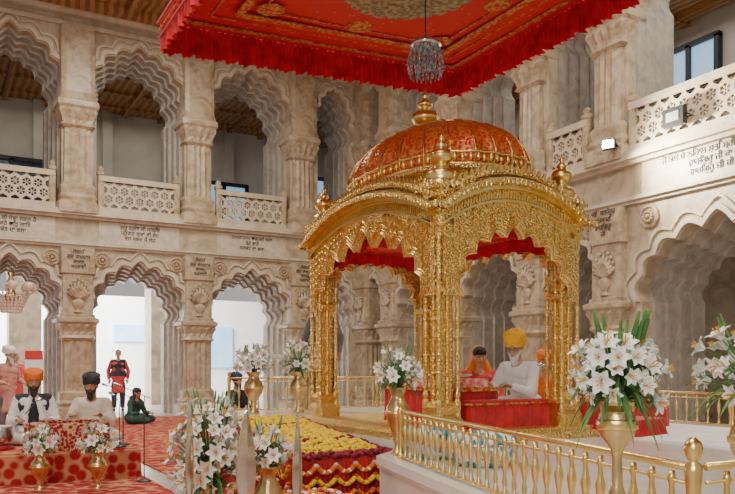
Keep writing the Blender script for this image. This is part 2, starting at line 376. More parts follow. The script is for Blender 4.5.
text((10.78,0,0,-pi/2),-7.7,4.72,'ਜੋ ਬੋਲੇ ਸੋ ਨਿਹਾਲ ਸਤਿ ਸ੍ਰੀ ਅਕਾਲ ਵਾਹਿਗੁਰੂ\nਵਾਹਿਗੁਰੂ ਜੀ ਕਾ ਖਾਲਸਾ\nਵਾਹਿਗੁਰੂ ਜੀ ਕੀ ਫਤਿਹ',.15,L1)
for s in (2.96,5.96,8.96): text((0,19.6-.20,0,0),s,4.00,'ਸੋਰਠਿ\nਗੁਰ ਰਾਮਦਾਸ\nਰਾਖਹੁ\nਸਰਣਾਈ',.12,'black Gurmukhi lettering on the pillar face')
text((10.8-.20,0,0,-pi/2),-9.98,4.04,'ੴ ਸਤਿਗੁਰ\nਪ੍ਰਸਾਦਿ\nਵਾਹਿਗੁਰੂ\nਜੀ',.13,'black Gurmukhi lettering on the pillar face')
def flood(loc,rz,on,k=1):
    t=thing('floodlight','square black floodlight with '+('a glowing lens' if on else 'a pale unlit lens')+' fixed to the gallery','lamp',loc=loc,rz=rz)
    b=B(); box(b,-.2*k,.2*k,-.05,.05,-.15*k,.15*k)
    for i in range(7): box(b,(-.18+i*.055)*k,(-.165+i*.055)*k,.05,.1,-.13*k,.13*k)
    fin('housing',b,BLACK,t)
    b=B(); box(b,-.17*k,.17*k,-.062,-.05,-.12*k,.12*k) if on else box(b,-.12*k,.12*k,-.062,-.05,-.075*k,.075*k); fin('lens',b,LAMP if on else LENS,t)
    b=B(); tube(b,[(-.22*k,0,0),(-.22*k,.16,-.0),(.22*k,.16,0),(.22*k,0,0)],.015,6); fin('bracket',b,BLACK,t)
flood((10.34,9.6,5.2),-pi/2+.5,True,.55); flood((10.50,8.35,5.36),-pi/2,False)
# ---------------------------------------------------------------- main platform
PZ=.66
b=B(); pl=[(1.90,1.3),(2.72,4.66),(3.36,5.2),(3.36,10.1),(7.25,10.1),(7.25,1.3)]
def slab(bm,pl,z0,z1,off=0):
    cx=sum(p[0] for p in pl)/len(pl); cy=sum(p[1] for p in pl)/len(pl)
    q=[(p[0]+off*(1 if p[0]>cx else -1),p[1]+off*(1 if p[1]>cy else -1)) for p in pl]
    a=[bm.verts.new((x,y,z0)) for x,y in q]; c=[bm.verts.new((x,y,z1)) for x,y in q]
    bm.faces.new(a[::-1]); bm.faces.new(c)
    for i in range(len(q)):
        j=(i+1)%len(q); bm.faces.new((a[i],a[j],c[j],c[i]))
slab(b,pl,0.0,.57,-.04); slab(b,pl,.57,.60,0); slab(b,pl,.60,.66,0.03)
fin('marble_platform',b,WHITE,label='raised white marble platform under the golden pavilion',cat='platform')
# ---------------------------------------------------------------- railings
bal=B(); lathe(bal,[(.016,0),(.016,.02),(.008,.035),(.013,.07),(.007,.10),(.016,.15),(.020,.18),(.011,.22),(.008,.25),(.014,.27),(.009,.30)],12)
balme=bpy.data.meshes.new('baluster'); bmesh.ops.recalc_face_normals(bal,faces=bal.faces[:]); bal.to_mesh(balme); bal.free(); balme.materials.append(GOLDP)
for p in balme.polygons:p.use_smooth=True
def railing(p0,p1,z,h,step,label,posts=(0,1),pr=.021):
    p0=Vector(p0);p1=Vector(p1);d=p1-p0;L=d.length
    t=thing('brass_railing',label,'railing',loc=(p0.x,p0.y,z),rz=math.atan2(d.y,d.x))
    b=B(); tube(b,[(0,0,h),(L,0,h)],.013,10); tube(b,[(0,0,h-.05),(L,0,h-.05)],.006,8); fin('top_rail',b,GOLDP,t,True)
    b=B(); tube(b,[(0,0,.02),(L,0,.02)],.009,8); fin('bottom_rail',b,GOLDP,t,True)
    n=int(L/step)
    for i in range(1,n):
        o=fm('baluster',balme,None,t); o.location=(L*i/n,0,.02); o.scale=(1,1,(h-.04)/.30)
    for k in posts:
        b=B(); lathe(b,[(pr*1.3,0),(pr*1.3,.03),(pr*.8,.05),(pr,.1),(pr*.8,.2),(pr,h*.75),(pr*1.3,h-.01),(pr*1.2,h+.01),(pr*.6,h+.02),(pr*1.1,h+.035),(pr*1.4,h+.06),(pr*1.1,h+.08),(pr*.3,h+.095)],16,c=(L*k,0,0)); fin('post',b,GOLDP,t,True)
    return t
RL='low brass railing with turned balusters on the marble platform edge'
railing((2.01,1.53),(2.75,4.40),PZ,.325,.10,RL,(0,1))
railing((2.07,1.53),(6.9,1.53),PZ,.325,.10,'low brass railing across the platform end',(1,))
railing((7.1,1.7),(7.1,9.8),PZ,.34,.13,'brass railing along the far platform edge',(0,.2,.4,.6,.8,1))
railing((3.46,9.95),(7.0,9.95),PZ,.46,.14,'taller brass railing behind the pavilion',(0,.33,.66,1))
# ---------------------------------------------------------------- golden pavilion
HX,HY=.76,1.185
pal=thing('golden_pavilion','ornate embossed gold pavilion with cusped arches and red ribbed dome','pavilion',loc=(4.24,6.185,PZ))
b=B(); box(b,-HX-.13,HX+.13,-HY-.13,HY+.13,0,.06); box(b,-HX-.09,HX+.09,-HY-.09,HY+.09,.06,.10)
fin('base_plinth',b,GOLD,pal)
cw=.115
cb=B()
lathe(cb,[(cw+.02,.1),(cw+.02,.2),(cw-.01,.24),(cw+.01,.3),(cw-.03,.34)],32,ex=9)
lathe(cb,[(cw-.05,.34),(cw-.045,.36),(cw-.045,1.20),(cw-.005,1.23),(cw-.005,1.27),(cw-.045,1.30),(cw-.045,1.62),(cw-.01,1.66),(cw-.03,1.70),(cw+.015,1.76),(cw+.015,1.84)],32,ex=9)
for k in range(8):
    a=pi/4*k+pi/8*0; diag=k%2
    R_=(cw-.022)*(1.41 if diag else 1.0); rr=1.0 if diag else .72
    if not diag: R_=cw-.035
    x,y=R_*math.cos(a),R_*math.sin(a)
    prof=[(.028*rr,.1),(.028*rr,.34),(.018*rr,.36),(.026*rr,.40),(.014*rr,.43),(.019*rr,.46)]
    z=.46
    while z<1.6: prof+=[(.019*rr,z),(.019*rr,z+.10),(.025*rr,z+.115),(.019*rr,z+.13)]; z+=.145
    prof+=[(.014*rr,1.64),(.028*rr,1.68),(.03*rr,1.74)]
    lathe(cb,prof,12,c=(x,y,0))
for k in range(4):
    a=pi/2*k; d=Vector((math.cos(a),math.sin(a),0)); s=Vector((-math.sin(a),math.cos(a),0)); q=d*(cw-.040)
    for i in range(19):
        for m in (-1,1):
            z=.42+i*.041
            tube(cb,[q+s*m*.028+Vector((0,0,z)),q+s*m*.045+Vector((0,0,z+.018)),q+s*m*.055+Vector((0,0,z+.004))],[.004,.007,.003],5)
    for z in (.15,.27,1.40,1.52):
        for m in (-1,1): tube(cb,[q+d*.018+s*.01*m+Vector((0,0,z-.03)),q+d*.024+s*.05*m+Vector((0,0,z)),q+d*.018+s*.01*m+Vector((0,0,z+.03))],.008,5)
cme=bpy.data.meshes.new('column'); bmesh.ops.recalc_face_normals(cb,faces=cb.faces[:]); cb.to_mesh(cme); cb.free(); cme.materials.append(GOLDC)
gf=B()
lathe(gf,[(.13,0),(.13,.05),(.10,.07),(.12,.1),(.11,.14),(.06,.165),(.03,.18),(.05,.2),(.085,.235),(.09,.26),(.07,.295),(.03,.315),(.045,.335),(.03,.355),(.015,.37),(.02,.385),(.004,.44)],20)
for i in range(12):
    a=2*pi*i/12; ell(gf,(.125*math.cos(a),.125*math.sin(a),.03),(.02,.02,.03),6)
gme=bpy.data.meshes.new('finial'); bmesh.ops.recalc_face_normals(gf,faces=gf.faces[:]); gf.to_mesh(gme); gf.free(); gme.materials.append(GOLDP)
for p in gme.polygons:p.use_smooth=True
for sx in (-1,1):
    for sy in (-1,1):
        o=fm('column',cme,None,pal); o.location=(sx*(HX-.10),sy*(HY-.10),0)
        b=B(); box(b,-.14,.14,-.14,.14,1.84,1.89); box(b,-.115,.115,-.115,.115,1.89,1.98); box(b,-.15,.15,-.15,.15,1.98,2.01); box(b,-.13,.13,-.13,.13,2.01,2.05); box(b,-.16,.16,-.16,.16,2.05,2.08)
        for k in range(4):
            for i in range(5):
                v=Matrix.Rotation(k*pi/2,3,'Z')@Vector((-.09+.045*i,-.118,1.935)); ell(b,v,(.018,.018,.032),6)
                v=Matrix.Rotation(k*pi/2,3,'Z')@Vector((-.10+.05*i,-.16,2.095)); ell(b,v,(.018,.010,.032),6)
        o=fin('corner_block',b,GOLD,pal); o.location=(sx*(HX-.10),sy*(HY-.10),0)
        o=fm('finial',gme,None,pal); o.location=(sx*(HX-.10),sy*(HY-.10),2.06); o.scale=(1.12,1.12,1.1)
def spiral(bm,cx,cz,R,y,dirn,th=.006):
    pts=[]
    for i in range(18):
        t=i/17; a=dirn*(t*3.6*pi*.8)+(.5*pi); r=R*(1-t*.8)
        pts.append((cx+dirn*r*math.cos(a),y,cz+r*math.sin(a)))
    tube(bm,pts,[th*(1.2-.5*i/17) for i in range(18)],5)
    ell(bm,(cx,y,cz),(R*.25,.010,R*.25),6)
def face(L,rot,loc):
    h=L-.215
    hump=lambda x:1.89+.27*max(0,1-min(1,abs(x)/(L+.02))**2.1)
    NL,AM=9,.42
    sp,ap=1.20,1.765; w=h-.0
    arch=cusp(w,sp,ap,NL,AM,8)
    xs=[-L+2*L*i/30 for i in range(31)]
    b=B()
    prism(b,[(-w,sp),(-L+.03,sp)]+[(max(min(x,L-.03),-L+.03),hump(x)) for x in xs]+[(L-.03,sp),(w,sp)]+arch[::-1][1:-1],-.03,.03)
    o=fin('arch_panel',b,GOLD,pal); o.location=loc; o.rotation_euler=(0,0,rot)
    b=B()
    for g,y,rr in ((.0,-.036,.010),(.03,-.034,.005),(.075,-.036,.008)):
        a=cusp(w-.01+g*.6,sp,ap+g,NL,AM,8); a=[(max(min(x,L-.02),-L+.02),z) for x,z in a]; tube(b,[(x,y,z) for x,z in a],rr,6)
    a=cusp(w+.03,sp,ap+.054,NL,AM,8)
    for x,z in a[::2]: ell(b,(max(min(x,L-.03),-L+.03),-.034,z),(.010,.011,.010),6)
    at=lambda x: sp+(ap-sp)*math.sqrt(max(0,1-(x/w)**2))**.85
    R=.034
    nx=int(2*(L-.05)/(2*R))
    for i in range(nx):
        x=-(L-.05)+R+i*2*R; j=0
        z=(at(x)+.12 if abs(x)<w else sp+.04)+R
        while z+R<hump(x)-.15:
            spiral(b,x,z,R*.95,-.036,1 if (i+j)%2 else -1); z+=R*2.05; j+=1
    for i in range(int(2*L/.03)):
        x=-L+.02+i*.03; prism(b,[(x-.011,hump(x)-.125),(x,hump(x)-.060),(x+.011,hump(x)-.125)],-.045,-.02)
    o=fin('scroll_relief',b,GOLDP,pal); o.location=loc; o.rotation_euler=(0,0,rot)
    for nm,a0,a1,y0,y1,m in (('eave_moulding',.0,.026,-.125,.03,GOLD),('upper_moulding',.026,.045,-.10,.05,GOLDP),('upper_moulding',.075,.12,-.06,.05,GOLD),('frieze_moulding',-.155,-.135,-.06,0,GOLDP),('frieze_moulding',-.05,0,-.08,0,GOLDP)):
        e={.0:.11,.026:.09,.075:-.02}.get(a0,-.03)
        xx=[-(L+e)+2*(L+e)*i/40 for i in range(41)]
        b=B(); prism(b,[(x,hump(x)+a0) for x in xx]+[(x,hump(x)+a1) for x in xx[::-1]],y0,y1)
        if a0==0:
            n=int(2*(L+e)/.045)
            for i in range(n+1):
                x=-(L+e)+2*(L+e)*i/n; ell(b,(x,-.125,hump(x)+.004),(.017,.012,.026),6)
        if a0==.075:
            n=int(2*L/.05)
            for i in range(n+1):
                x=-L+2*L*i/n; ell(b,(x,-.065,hump(x)+.10),(.018,.014,.018),6)
        o=fin(nm,b,m,pal); o.location=loc; o.rotation_euler=(0,0,rot)
    b=B()
    for i in range(int(2*L/.06)+1):
        x=-L+i*.06; prism(b,[(x-.028,hump(x)+.11),(x-.018,hump(x)+.145),(x,hump(x)+.175),(x+.018,hump(x)+.145),(x+.028,hump(x)+.11)],-.045,-.03)
    prism(b,[(x,hump(x)+.10) for x in xs]+[(x,hump(x)+.12) for x in xs[::-1]],-.05,-.025)
    o=fin('leaf_crest',b,GOLDP,pal); o.location=loc; o.rotation_euler=(0,0,rot)
    b=B(); N=int(L*90); rs=[[],[],[]]
    for i in range(N+1):
        x=-(L-.16)+2*(L-.16)*i/N; y=.14+.02*math.sin(i*1.3)
        zb=1.72+.03*abs(math.sin(i*pi/12))-.22*(abs(x)/L)**3
        rs[0].append((x,y,1.86)); rs[1].append((x,y+.01*math.sin(i*.9),1.80)); rs[2].append((x,y+.012*math.sin(i*1.9),zb))
    rings(b,rs,cap=False,closed=False)
    o=fin('cloth_pelmet',b,REDB,pal,True); o.location=loc; o.rotation_euler=(0,0,rot)
face(HX,0,(0,-HY,0)); face(HX,pi,(0,HY,0)); face(HY,-pi/2,(-HX,0,0)); face(HY,pi/2,(HX,0,0))
b=B(); box(b,-HX+.1,HX-.1,-HY+.1,HY-.1,1.87,1.89); fin('ceiling_cloth',b,REDB,pal)
b=B(); lathe(b,[(.98,1.9),(.98,2.12),(1.03,2.14),(1.03,2.18),(.96,2.2),(.96,2.26),(1.04,2.30),(1.02,2.34)],64,sx=.68,sy=1.06,ex=3.2)
for i in range(64):
    a=2*pi*i/64; k=(abs(math.cos(a))**3.2+abs(math.sin(a))**3.2)**(-1/3.2)
    ell(b,(k*1.0*.68*math.cos(a),k*1.0*1.06*math.sin(a),2.22),(.022,.022,.035),6)
fin('drum',b,GOLD,pal)
dp=[(.98,2.34),(1.03,2.41),(1.035,2.48),(1.01,2.56),(.95,2.65),(.86,2.73),(.73,2.81),(.55,2.87),(.33,2.905),(.12,2.92)]
def dpt(r,z,a,e=2.5):
    k=(abs(math.cos(a))**e+abs(math.sin(a))**e)**(-1/e); f=1-.035*abs(math.cos(12*a))
    return (r*k*.66*math.cos(a)*f,r*k*1.04*math.sin(a)*f,z)
b=B(); rings(b,[[dpt(r,z,2*pi*i/144) for i in range(144)] for r,z in dp]); fin('dome',b,DOME,pal,True)
for j in range(24):
    b=B(); a=2*pi*(j+.5)/24; tube(b,[dpt(r*1.003,z+.002,a) for r,z in dp],.008,5); fin('dome_rib',b,GOLDP,pal,True)
for r,z,t in ((1.01,2.36,.022),(1.035,2.46,.014),(.55,2.875,.010)):
    b=B(); tube(b,[dpt(r*1.01,z,2*pi*i/72) for i in range(72)],t,6,closed=True)
    if z==2.46:
        for j in range(72):
            p=dpt(1.035,2.42,2*pi*j/72); ell(b,p,(.02,.02,.04),6)
    fin('dome_band',b,GOLDP,pal,True)
b=B(); lathe(b,[(.24,0),(.26,.02),(.2,.04),(.12,.06),(.06,.08),(.05,.1),(.1,.13),(.135,.17),(.14,.2),(.11,.245),(.05,.27),(.035,.29),(.07,.31),(.08,.335),(.05,.36),(.025,.38),(.035,.4),(.008,.5)],24,c=(0,.14,2.91)); fin('dome_finial',b,GOLDP,pal,True)
# ---------------------------------------------------------------- red canopy
CX,CY,CH=4.20,6.5,2.03
can=thing('hanging_canopy','square red embroidered cloth canopy with frilled valance','canopy',loc=(CX,CY,5.24))
can.rotation_euler=(0,-.052,0)
b=B(); N=24
for i in range(N):
    for j in range(N):
        def z(u,v): return .10*math.cos(u*pi/2)*math.cos(v*pi/2)*-1
        q=[(-1+2*(i+a)/N,-1+2*(j+c)/N) for a,c in ((0,0),(1,0),(1,1),(0,1))]
        bm_=[b.verts.new((u*CH,v*CH,z(u,v))) for u,v in q]; b.faces.new(bm_)
bmesh.ops.remove_doubles(b,verts=b.verts[:],dist=1e-4)
fin('canopy_cloth',b,CANOPY,can,True)
def frame(b,a,wd,z0,z1):
    c=a-wd
    o=[[b.verts.new((x*q,y*q,z)) for x,y in ((-1,-1),(1,-1),(1,1),(-1,1))] for q,z in ((a,z0),(c,z0),(c,z1),(a,z1))]
    for i in range(4):
        j=(i+1)%4
        for k in range(4):
            l=(k+1)%4; b.faces.new((o[k][i],o[k][j],o[l][j],o[l][i]))
for inset,wd in ((.16,.07),(.42,.02),(.62,.10),(.85,.02)):
    b=B(); z0=-.035 if inset<.5 else -.075; frame(b,CH-inset,wd,z0,z0+.012)
    fin('gold_border',b,GOLDTHREAD,can)
b=B()
lathe(b,[(.62,-.135),(.62,-.115)],48)
for i in range(24):
    a=2*pi*i/24; ell(b,(.64*math.cos(a),.64*math.sin(a),-.12),(.09,.09,.014),8)
for i in range(16):
    a=2*pi*i/16; ell(b,(.4*math.cos(a),.4*math.sin(a),-.137),(.07,.07,.012),8)
fin('medallion',b,MEDAL,can)
for x in (-1.1,0,1.1):
    for y in (-1.1,0,1.1):
        if x or y:
            b=B()
            for i in range(8):
                a=2*pi*i/8; ell(b,(x+.10*math.cos(a),y+.10*math.sin(a),-.075),(.06,.06,.012),8)
            ell(b,(x,y,-.08),(.06,.06,.015),8); fin('embroidered_rosette',b,GOLDTHREAD,can)
for s in range(4):
    b=B()
    N=300; rs=[[],[],[],[]]
    for i in range(N+1):
        x=-CH+2*CH*i/N; fr=.025*math.sin(i*1.15)+.012*math.sin(i*.37)
        zb=-.32-.035*abs(math.sin(i*pi/13))
        for k,(zz,f) in enumerate(((.02,.3),(-.1,.7),(-.2,1),(zb,1.4))):
            v=Matrix.Rotation(s*pi/2,3,'Z')@Vector((x,CH+fr*f,zz)); rs[k].append(v)
    rings(b,rs,cap=False,closed=False)
    fin('frilled_valance',b,REDB,can,True)
    for zz,r,m in ((-.02,.018,RED),(-.11,.010,GOLDTHREAD),(-.19,.012,RED)):
        b=B(); tube(b,[Matrix.Rotation(s*pi/2,3,'Z')@Vector((-CH,CH+.035,zz)),Matrix.Rotation(s*pi/2,3,'Z')@Vector((CH,CH+.035,zz))],r,5)
        fin('valance_trim',b,m,can)
for x in (-1.9,1.9):
    for y in (-1.9,1.9):
        b=B(); tube(b,[(x,y,0),(x*1.02,y*1.02,4.7)],.012,6); fin('suspension_rod',b,GOLDP,can)
ch=thing('crystal_chandelier','small smoky crystal bead chandelier hung below the red canopy','chandelier',loc=(4.33,6.45,4.15))
b=B(); lathe(b,[(.02,.50),(.05,.47),(.14,.44),(.16,.40),(.10,.38)],20); fin('cap',b,CHROME,ch,True)
b=B(); tube(b,[(0,0,.45),(0,0,.97)],.007,6); fin('cord',b,BLACK,ch)
b=B()
for i in range(20):
    a=2*pi*i/20
    for k in range(9):
        t=k/8; r=.13+.05*math.sin(t*pi*.8); ell(b,(r*math.cos(a),r*math.sin(a),.40-t*.30),(.009,.009,.021),6)
for i in range(10):
    a=2*pi*i/10
    for k in range(8): ell(b,(.08*math.cos(a),.08*math.sin(a),.38-k*.040),(.009,.009,.022),6)
fin('crystal_strands',b,GLASS,ch,kind='stuff')
lc=thing('hall_chandelier','tiered glass chandelier with brass arms hanging inside the arch','chandelier',loc=(1.52,20.0,2.80))
b=B(); tube(b,[(0,0,.7),(0,0,.98)],.015,6); lathe(b,[(.02,.75),(.08,.7),(.04,.6),(.1,.5),(.05,.4),(.12,.2),(.2,.1),(.1,0),(.03,-.1)],16)
for i in range(8):
    a=2*pi*i/8; tube(b,[(0,0,.25),(.25*math.cos(a),.25*math.sin(a),.12),(.5*math.cos(a),.5*math.sin(a),.25)],.015,6)
fin('frame',b,BRASS,lc,True)
GLW=mat('frosted_glass',(.70,.50,.40),.3,c2=(.82,.68,.60),scale=6,emit=.1)
for i in range(8):
    a=2*pi*i/8; b=B(); lathe(b,[(.04,.25),(.10,.3),(.12,.38),(.11,.46)],12,c=(.5*math.cos(a),.5*math.sin(a),0)); fin('lamp_shade',b,GLW,lc,True)
b=B()
for i in range(24):
    a=2*pi*i/24
    for k in range(7): ell(b,(.40*math.cos(a)*(1-k*.08),.40*math.sin(a)*(1-k*.08),.2-k*.07),(.03,.03,.042),6)
fin('crystal_drops',b,GLW,lc,kind='stuff')
# ---------------------------------------------------------------- scripture stand etc
mj=thing('scripture_stand','low stand draped in red velvet with pink brocade cover','stand',loc=(4.07,5.9,PZ+.1))
def drape(bm,x0,x1,y0,y1,z0,z1,fold=.015,n=26,zf=None):
    rs=[]; zf=zf or (lambda y:z1)
    for zz,e,f in ((1,-.03,0),(1,.0,0),(.97,.012,.3),(.5,.012,1),(0,.02,1.4)):
        ring=[]; per=[(x0,y0),(x1,y0),(x1,y1),(x0,y1)]
        for k in range(4):
            p=per[k];q=per[(k+1)%4]
            for i in range(n):
                t=i/n; x=p[0]+(q[0]-p[0])*t; y=p[1]+(q[1]-p[1])*t
                nx,ny=((0,-1),(1,0),(0,1),(-1,0))[k]; g=e+fold*f*math.sin(i*2.1+k)
                if e==-.03: x=x+(.03 if x<(x0+x1)/2 else -.03); y=y+(.03 if y<(y0+y1)/2 else -.03); g=0
                ring.append((x+nx*g,y+ny*g,z0+(zf(y)-z0)*zz))
        rs.append(ring)
    rings(bm,rs)
b=B(); drape(b,-.24,.24,-.60,.5,0,.34); fin('draped_cloth',b,RED,mj)
b=B(); drape(b,-.26,.26,-.615,.52,.31,.345,.004); fin('gold_edge',b,GOLDTHREAD,mj)
b=B(); drape(b,-.20,.22,-.5,.3,.345,.42,.004); fin('brocade_cover',b,PINK,mj)
b=B()
for s in (-1,1):
    prism(b,[(-.0,.43),(s*.1,.455),(s*.2,.46),(s*.2,.44),(s*.1,.43)],-.3,.15)
fin('open_book',b,PAPER,mj)
ds=thing('velvet_bolster','red velvet draped bolster with gold edging in front of the reader','cushion',loc=(4.32,5.18,PZ+.1))
b=B(); drape(b,-.43,.45,-.05,.04,0,.24); fin('velvet_cover',b,RED,ds)
b=B(); drape(b,-.44,.46,-.062,.05,.20,.215,.008); fin('gold_edge',b,GOLDTHREAD,ds)
for i,(x,y,l,wd,hh) in enumerate(((5.95,5.55,1.2,.5,.33),(6.3,6.35,.7,.3,.25),(5.5,4.8,.5,.3,.16))):
    t=thing('floor_bolster','low floor bolster covered with gathered red cloth','cushion',loc=(x,y,PZ),rz=.1*i,group='red floor bolsters'); b=B(); drape(b,-l/2,l/2,-wd/2,wd/2,0,hh,.02); fin('cloth_cover',b,RED,t)
b=B(); box(b,5.25,6.9,3.2,7.6,PZ,PZ+.012); fin('white_floor_sheet',b,CLOTHW,label='white cotton sheet spread on the marble',cat='sheet')
for i,(x,y,r) in enumerate(((2.99,4.36,.22),(3.04,3.88,.23))):
    t=thing('patterned_basin','round blue and white patterned basin on a low silver ring','bowl',loc=(x,y,PZ),group='patterned basins')
    b=B(); lathe(b,[(r*.7,0),(r*.75,.02),(r*.95,.06),(r*1.0,.11),(r*1.03,.14),(r*.97,.14),(r*.9,.09),(r*.3,.06)],32); fin('bowl',b,BLUEP,t,True)
    b=B(); lathe(b,[(r*1.05,.135),(r*1.05,.145),(r*.98,.15),(r*.95,.14)],32); fin('rim',b,CHROME,t,True)
    b=B()
    for k in range(60):
        a=random.random()*6.28; q=r*.85*math.sqrt(random.random()); ell(b,(q*math.cos(a),q*math.sin(a),.16+.04*random.random()-.1*q),(.035,.035,.03),6)
    fin('contents',b,BLUEP,t,kind='stuff')
# ---------------------------------------------------------------- flowers
lb=B()
for k in range(6):
    a=2*pi*k/6; R3=Matrix.Rotation(a,3,'Z'); rows=[]
    for t in (0,.25,.5,.75,1):
        r=.006+.065*t**1.5; z=.075*t-.028*t**3; w=.024*math.sin(pi*(.12+.86*t))+.001
        rows.append([R3@Vector((r,-w,z+.006*0)),R3@Vector((r-.004,0,z-.006)),R3@Vector((r,w,z))])
    rings(lb,rows,cap=False,closed=False)
nf=len(lb.faces)
for k in range(5):
    a=2*pi*k/5; tube(lb,[(0,0,.01),(.018*math.cos(a),.018*math.sin(a),.07)],[.0015,.004],4)
lb.faces.ensure_lookup_table()
for f in lb.faces[nf:]: f.material_index=1
lme=bpy.data.meshes.new('lily'); lb.to_mesh(lme); lb.free(); lme.materials.append(PETAL); lme.materials.append(STAMEN)
def bouquet(loc,rx,rz_,n,stem,label,sc=1.0,leafn=60):
    t=thing('lily_bouquet',label,'flowers',loc=loc)
    b=B(); cz=stem+rz_*.5
    for i in range(n):
        a=i*2.39996; v=1-(i+.5)/n*1.45; s=math.sqrt(max(0,1-v*v))
        d=Vector((s*math.cos(a),s*math.sin(a),v)); p=Vector((d.x*rx,d.y*rx,cz+d.z*rz_))*(1); p.x*=random.uniform(.65,1.1); p.y*=random.uniform(.65,1.1); p.z+=random.uniform(-.05,.05)*rx/.2
        o=fm('lily_blossom',lme,None,t); o.location=p
        d=(d+Vector((random.uniform(-.4,.4),random.uniform(-.4,.4),random.uniform(-.3,.4)))).normalized()
        o.rotation_mode='QUATERNION'; o.rotation_quaternion=d.to_track_quat('Z','Y'); k=sc*random.uniform(.75,1.15); o.scale=(k,k,k)
        tube(b,[(0,0,0),(p.x*.4,p.y*.4,p.z*.6),p],[.004,.004,.003],4)
    for i in range(leafn):
        a=random.random()*6.28; el=random.uniform(-.3,1.1); L=rx*random.uniform(.6,1.1)
        d=Vector((math.cos(a)*math.cos(el),math.sin(a)*math.cos(el),math.sin(el)*min(1.1,rz_/rx))); q0=Vector((d.x*.25*rx,d.y*.25*rx,cz-rz_*.5+d.z*.1)); s=Vector((-math.sin(a),math.cos(a),0))
        rows=[]
        for u in (0,.3,.6,.85,1):
            w=.016*sc*math.sin(pi*(.1+.87*u)); c=q0+d*L*u+Vector((0,0,-.16*u*u*L/rx*.8+.04)); rows.append([c-s*w,c+Vector((0,0,-.004)),c+s*w])
        rings(b,rows,cap=False,closed=False)
    for i in range(max(4,n//4)):
        a=random.random()*6.28; p=Vector((math.cos(a)*rx*.6,math.sin(a)*rx*.6,cz+rz_*random.uniform(.9,1.2)))
        tube(b,[(0,0,stem*.6),p],.003,4); caps(b,p,p+Vector((math.cos(a)*.02,math.sin(a)*.02,.06)),.009,.004,6)
    o=fin('foliage',b,LEAF,t); return t
VP=[(.55,0),(.6,.03),(.35,.10),(.25,.16),(.4,.22),(.3,.26),(.55,.36),(.9,.5),(1,.62),(.92,.72),(.6,.82),(.5,.88),(.75,.97),(.85,1.0),(.78,1.0),(.45,.9)]
VT=[(1.1,0),(1.15,.01),(.7,.03),(.35,.06),(.25,.10),(.3,.3),(.45,.33),(.3,.36),(.22,.5),(.28,.72),(.5,.75),(.3,.78),(.25,.85),(.35,.875),(.85,.905),(1.0,.935),(.92,.955),(.80,.97),(1.0,.99),(1.15,1.0),(1.05,1.0),(.7,.95)]
def vase(loc,h,r,label,m=BRASS,p=VP,bz=.62):
    t=thing('flower_vase',label,'vase',loc=loc)
    b=B(); lathe(b,[(x*r,z*h) for x,z in p],28)
    fin('body',b,m,t,True)
    b=B(); hb=h*bz; q=r*1.03; e=.012
    lathe(b,[(q*.9,hb-e*1.4),(q*1.03,hb-e),(q*.99,hb-e*.3),(q*1.06,hb,.06),(q*.99,hb+e*.3),(q*1.03,hb+e),(q*.9,hb+e*1.4)],40); fin('embossed_band',b,GOLDP,t,True)
    return t
def arr(x,y,z,h,r,rx,rz_,n,what,sc=1,leafn=60,**k):
    vase((x,y,z),h,r,'embossed brass vase holding lilies '+what,**k); bouquet((x,y,z+h*.95),rx,rz_,n,.06,'white lilies with green leaves '+what,sc,leafn)
arr(1.78,1.62,0,1.20,.058,.120,.118,56,'in front of the brass railing',.52,80,p=VT,bz=.935)
arr(2.85,4.60,PZ,.48,.085,.145,.13,28,'at the pavilion corner',.72,50)
arr(3.66,9.55,PZ,.55,.13,.22,.17,26,'by the rear railing',1.1,40)
arr(4.25,9.4,PZ,.55,.13,.23,.20,28,'beside the pavilion rear',1.1,40)
arr(1.70,5.30,0,.42,.13,.25,.36,84,'standing on the floor',.95,80)
arr(2.00,4.93,0,.60,.10,.14,.15,22,'in front of the marigold bed',.8,40)
arr(.92,8.50,0,.40,.10,.16,.12,16,'in front of the musicians',.95,30)
arr(1.46,8.30,0,.40,.10,.16,.12,16,'in front of the musicians',.95,30)
arr(3.14,2.06,PZ,.50,.12,.25,.17,40,'near the platform end',.75,50)
# marigold bed
bx=thing('flower_display','marigold covered display bench draped in red cloth with garlands','flower display',loc=(0,0,0))
zbed=lambda y:.55+.20*min(1,max(0,(y-5.4)/2.1))
X0,X1,Y0,Y1=2.42,3.26,5.42,7.2
b=B(); drape(b,X0,X1,Y0,Y1,0,.56,.02,60,zf=zbed); fin('red_skirt',b,RED,bx)
def fl(bm,x,y,z,r,mi):
    n0=len(bm.faces); ell(bm,(x,y,z),(r,r,r*.7),7); bm.faces.ensure_lookup_table()
    for f in bm.faces[n0:]: f.material_index=mi
b=B(); gx=X0-.02
while gx<X1+.03:
    gy=Y0-.02
    while gy<Y1:
        e=min(gx-X0,X1-gx); e2=min(gy-Y0,Y1-gy); ed=min(e,e2)
        mi=2 if ed<.06 else 0
        cr=(gy-Y0)%.70
        if ed>.12 and .32<cr<.36: mi=2
        z=zbed(gy)+.03+.06*min(1,max(0,ed)*4)+random.uniform(-.012,.012)
        fl(b,gx+random.uniform(-.01,.01),gy+random.uniform(-.01,.01),z,.027,mi)
        gy+=.043
    gx+=.043
fin('flower_heads',b,None,bx,True,kind='stuff',mats=[MARI,MARO,PURP,WFLOW])
b=B()
for row in range(5):
    z0=.51-row*.10
    for k in range(5):
        x0=X0-.02+k*.176
        for i in range(13):
            t=i/12; fl(b,x0+.176*t,Y0-.055-.004*row,z0-.06*math.sin(pi*t),.025,(1,0,1,3,1)[row] if i%4 else (3,1,2,1,0)[row])
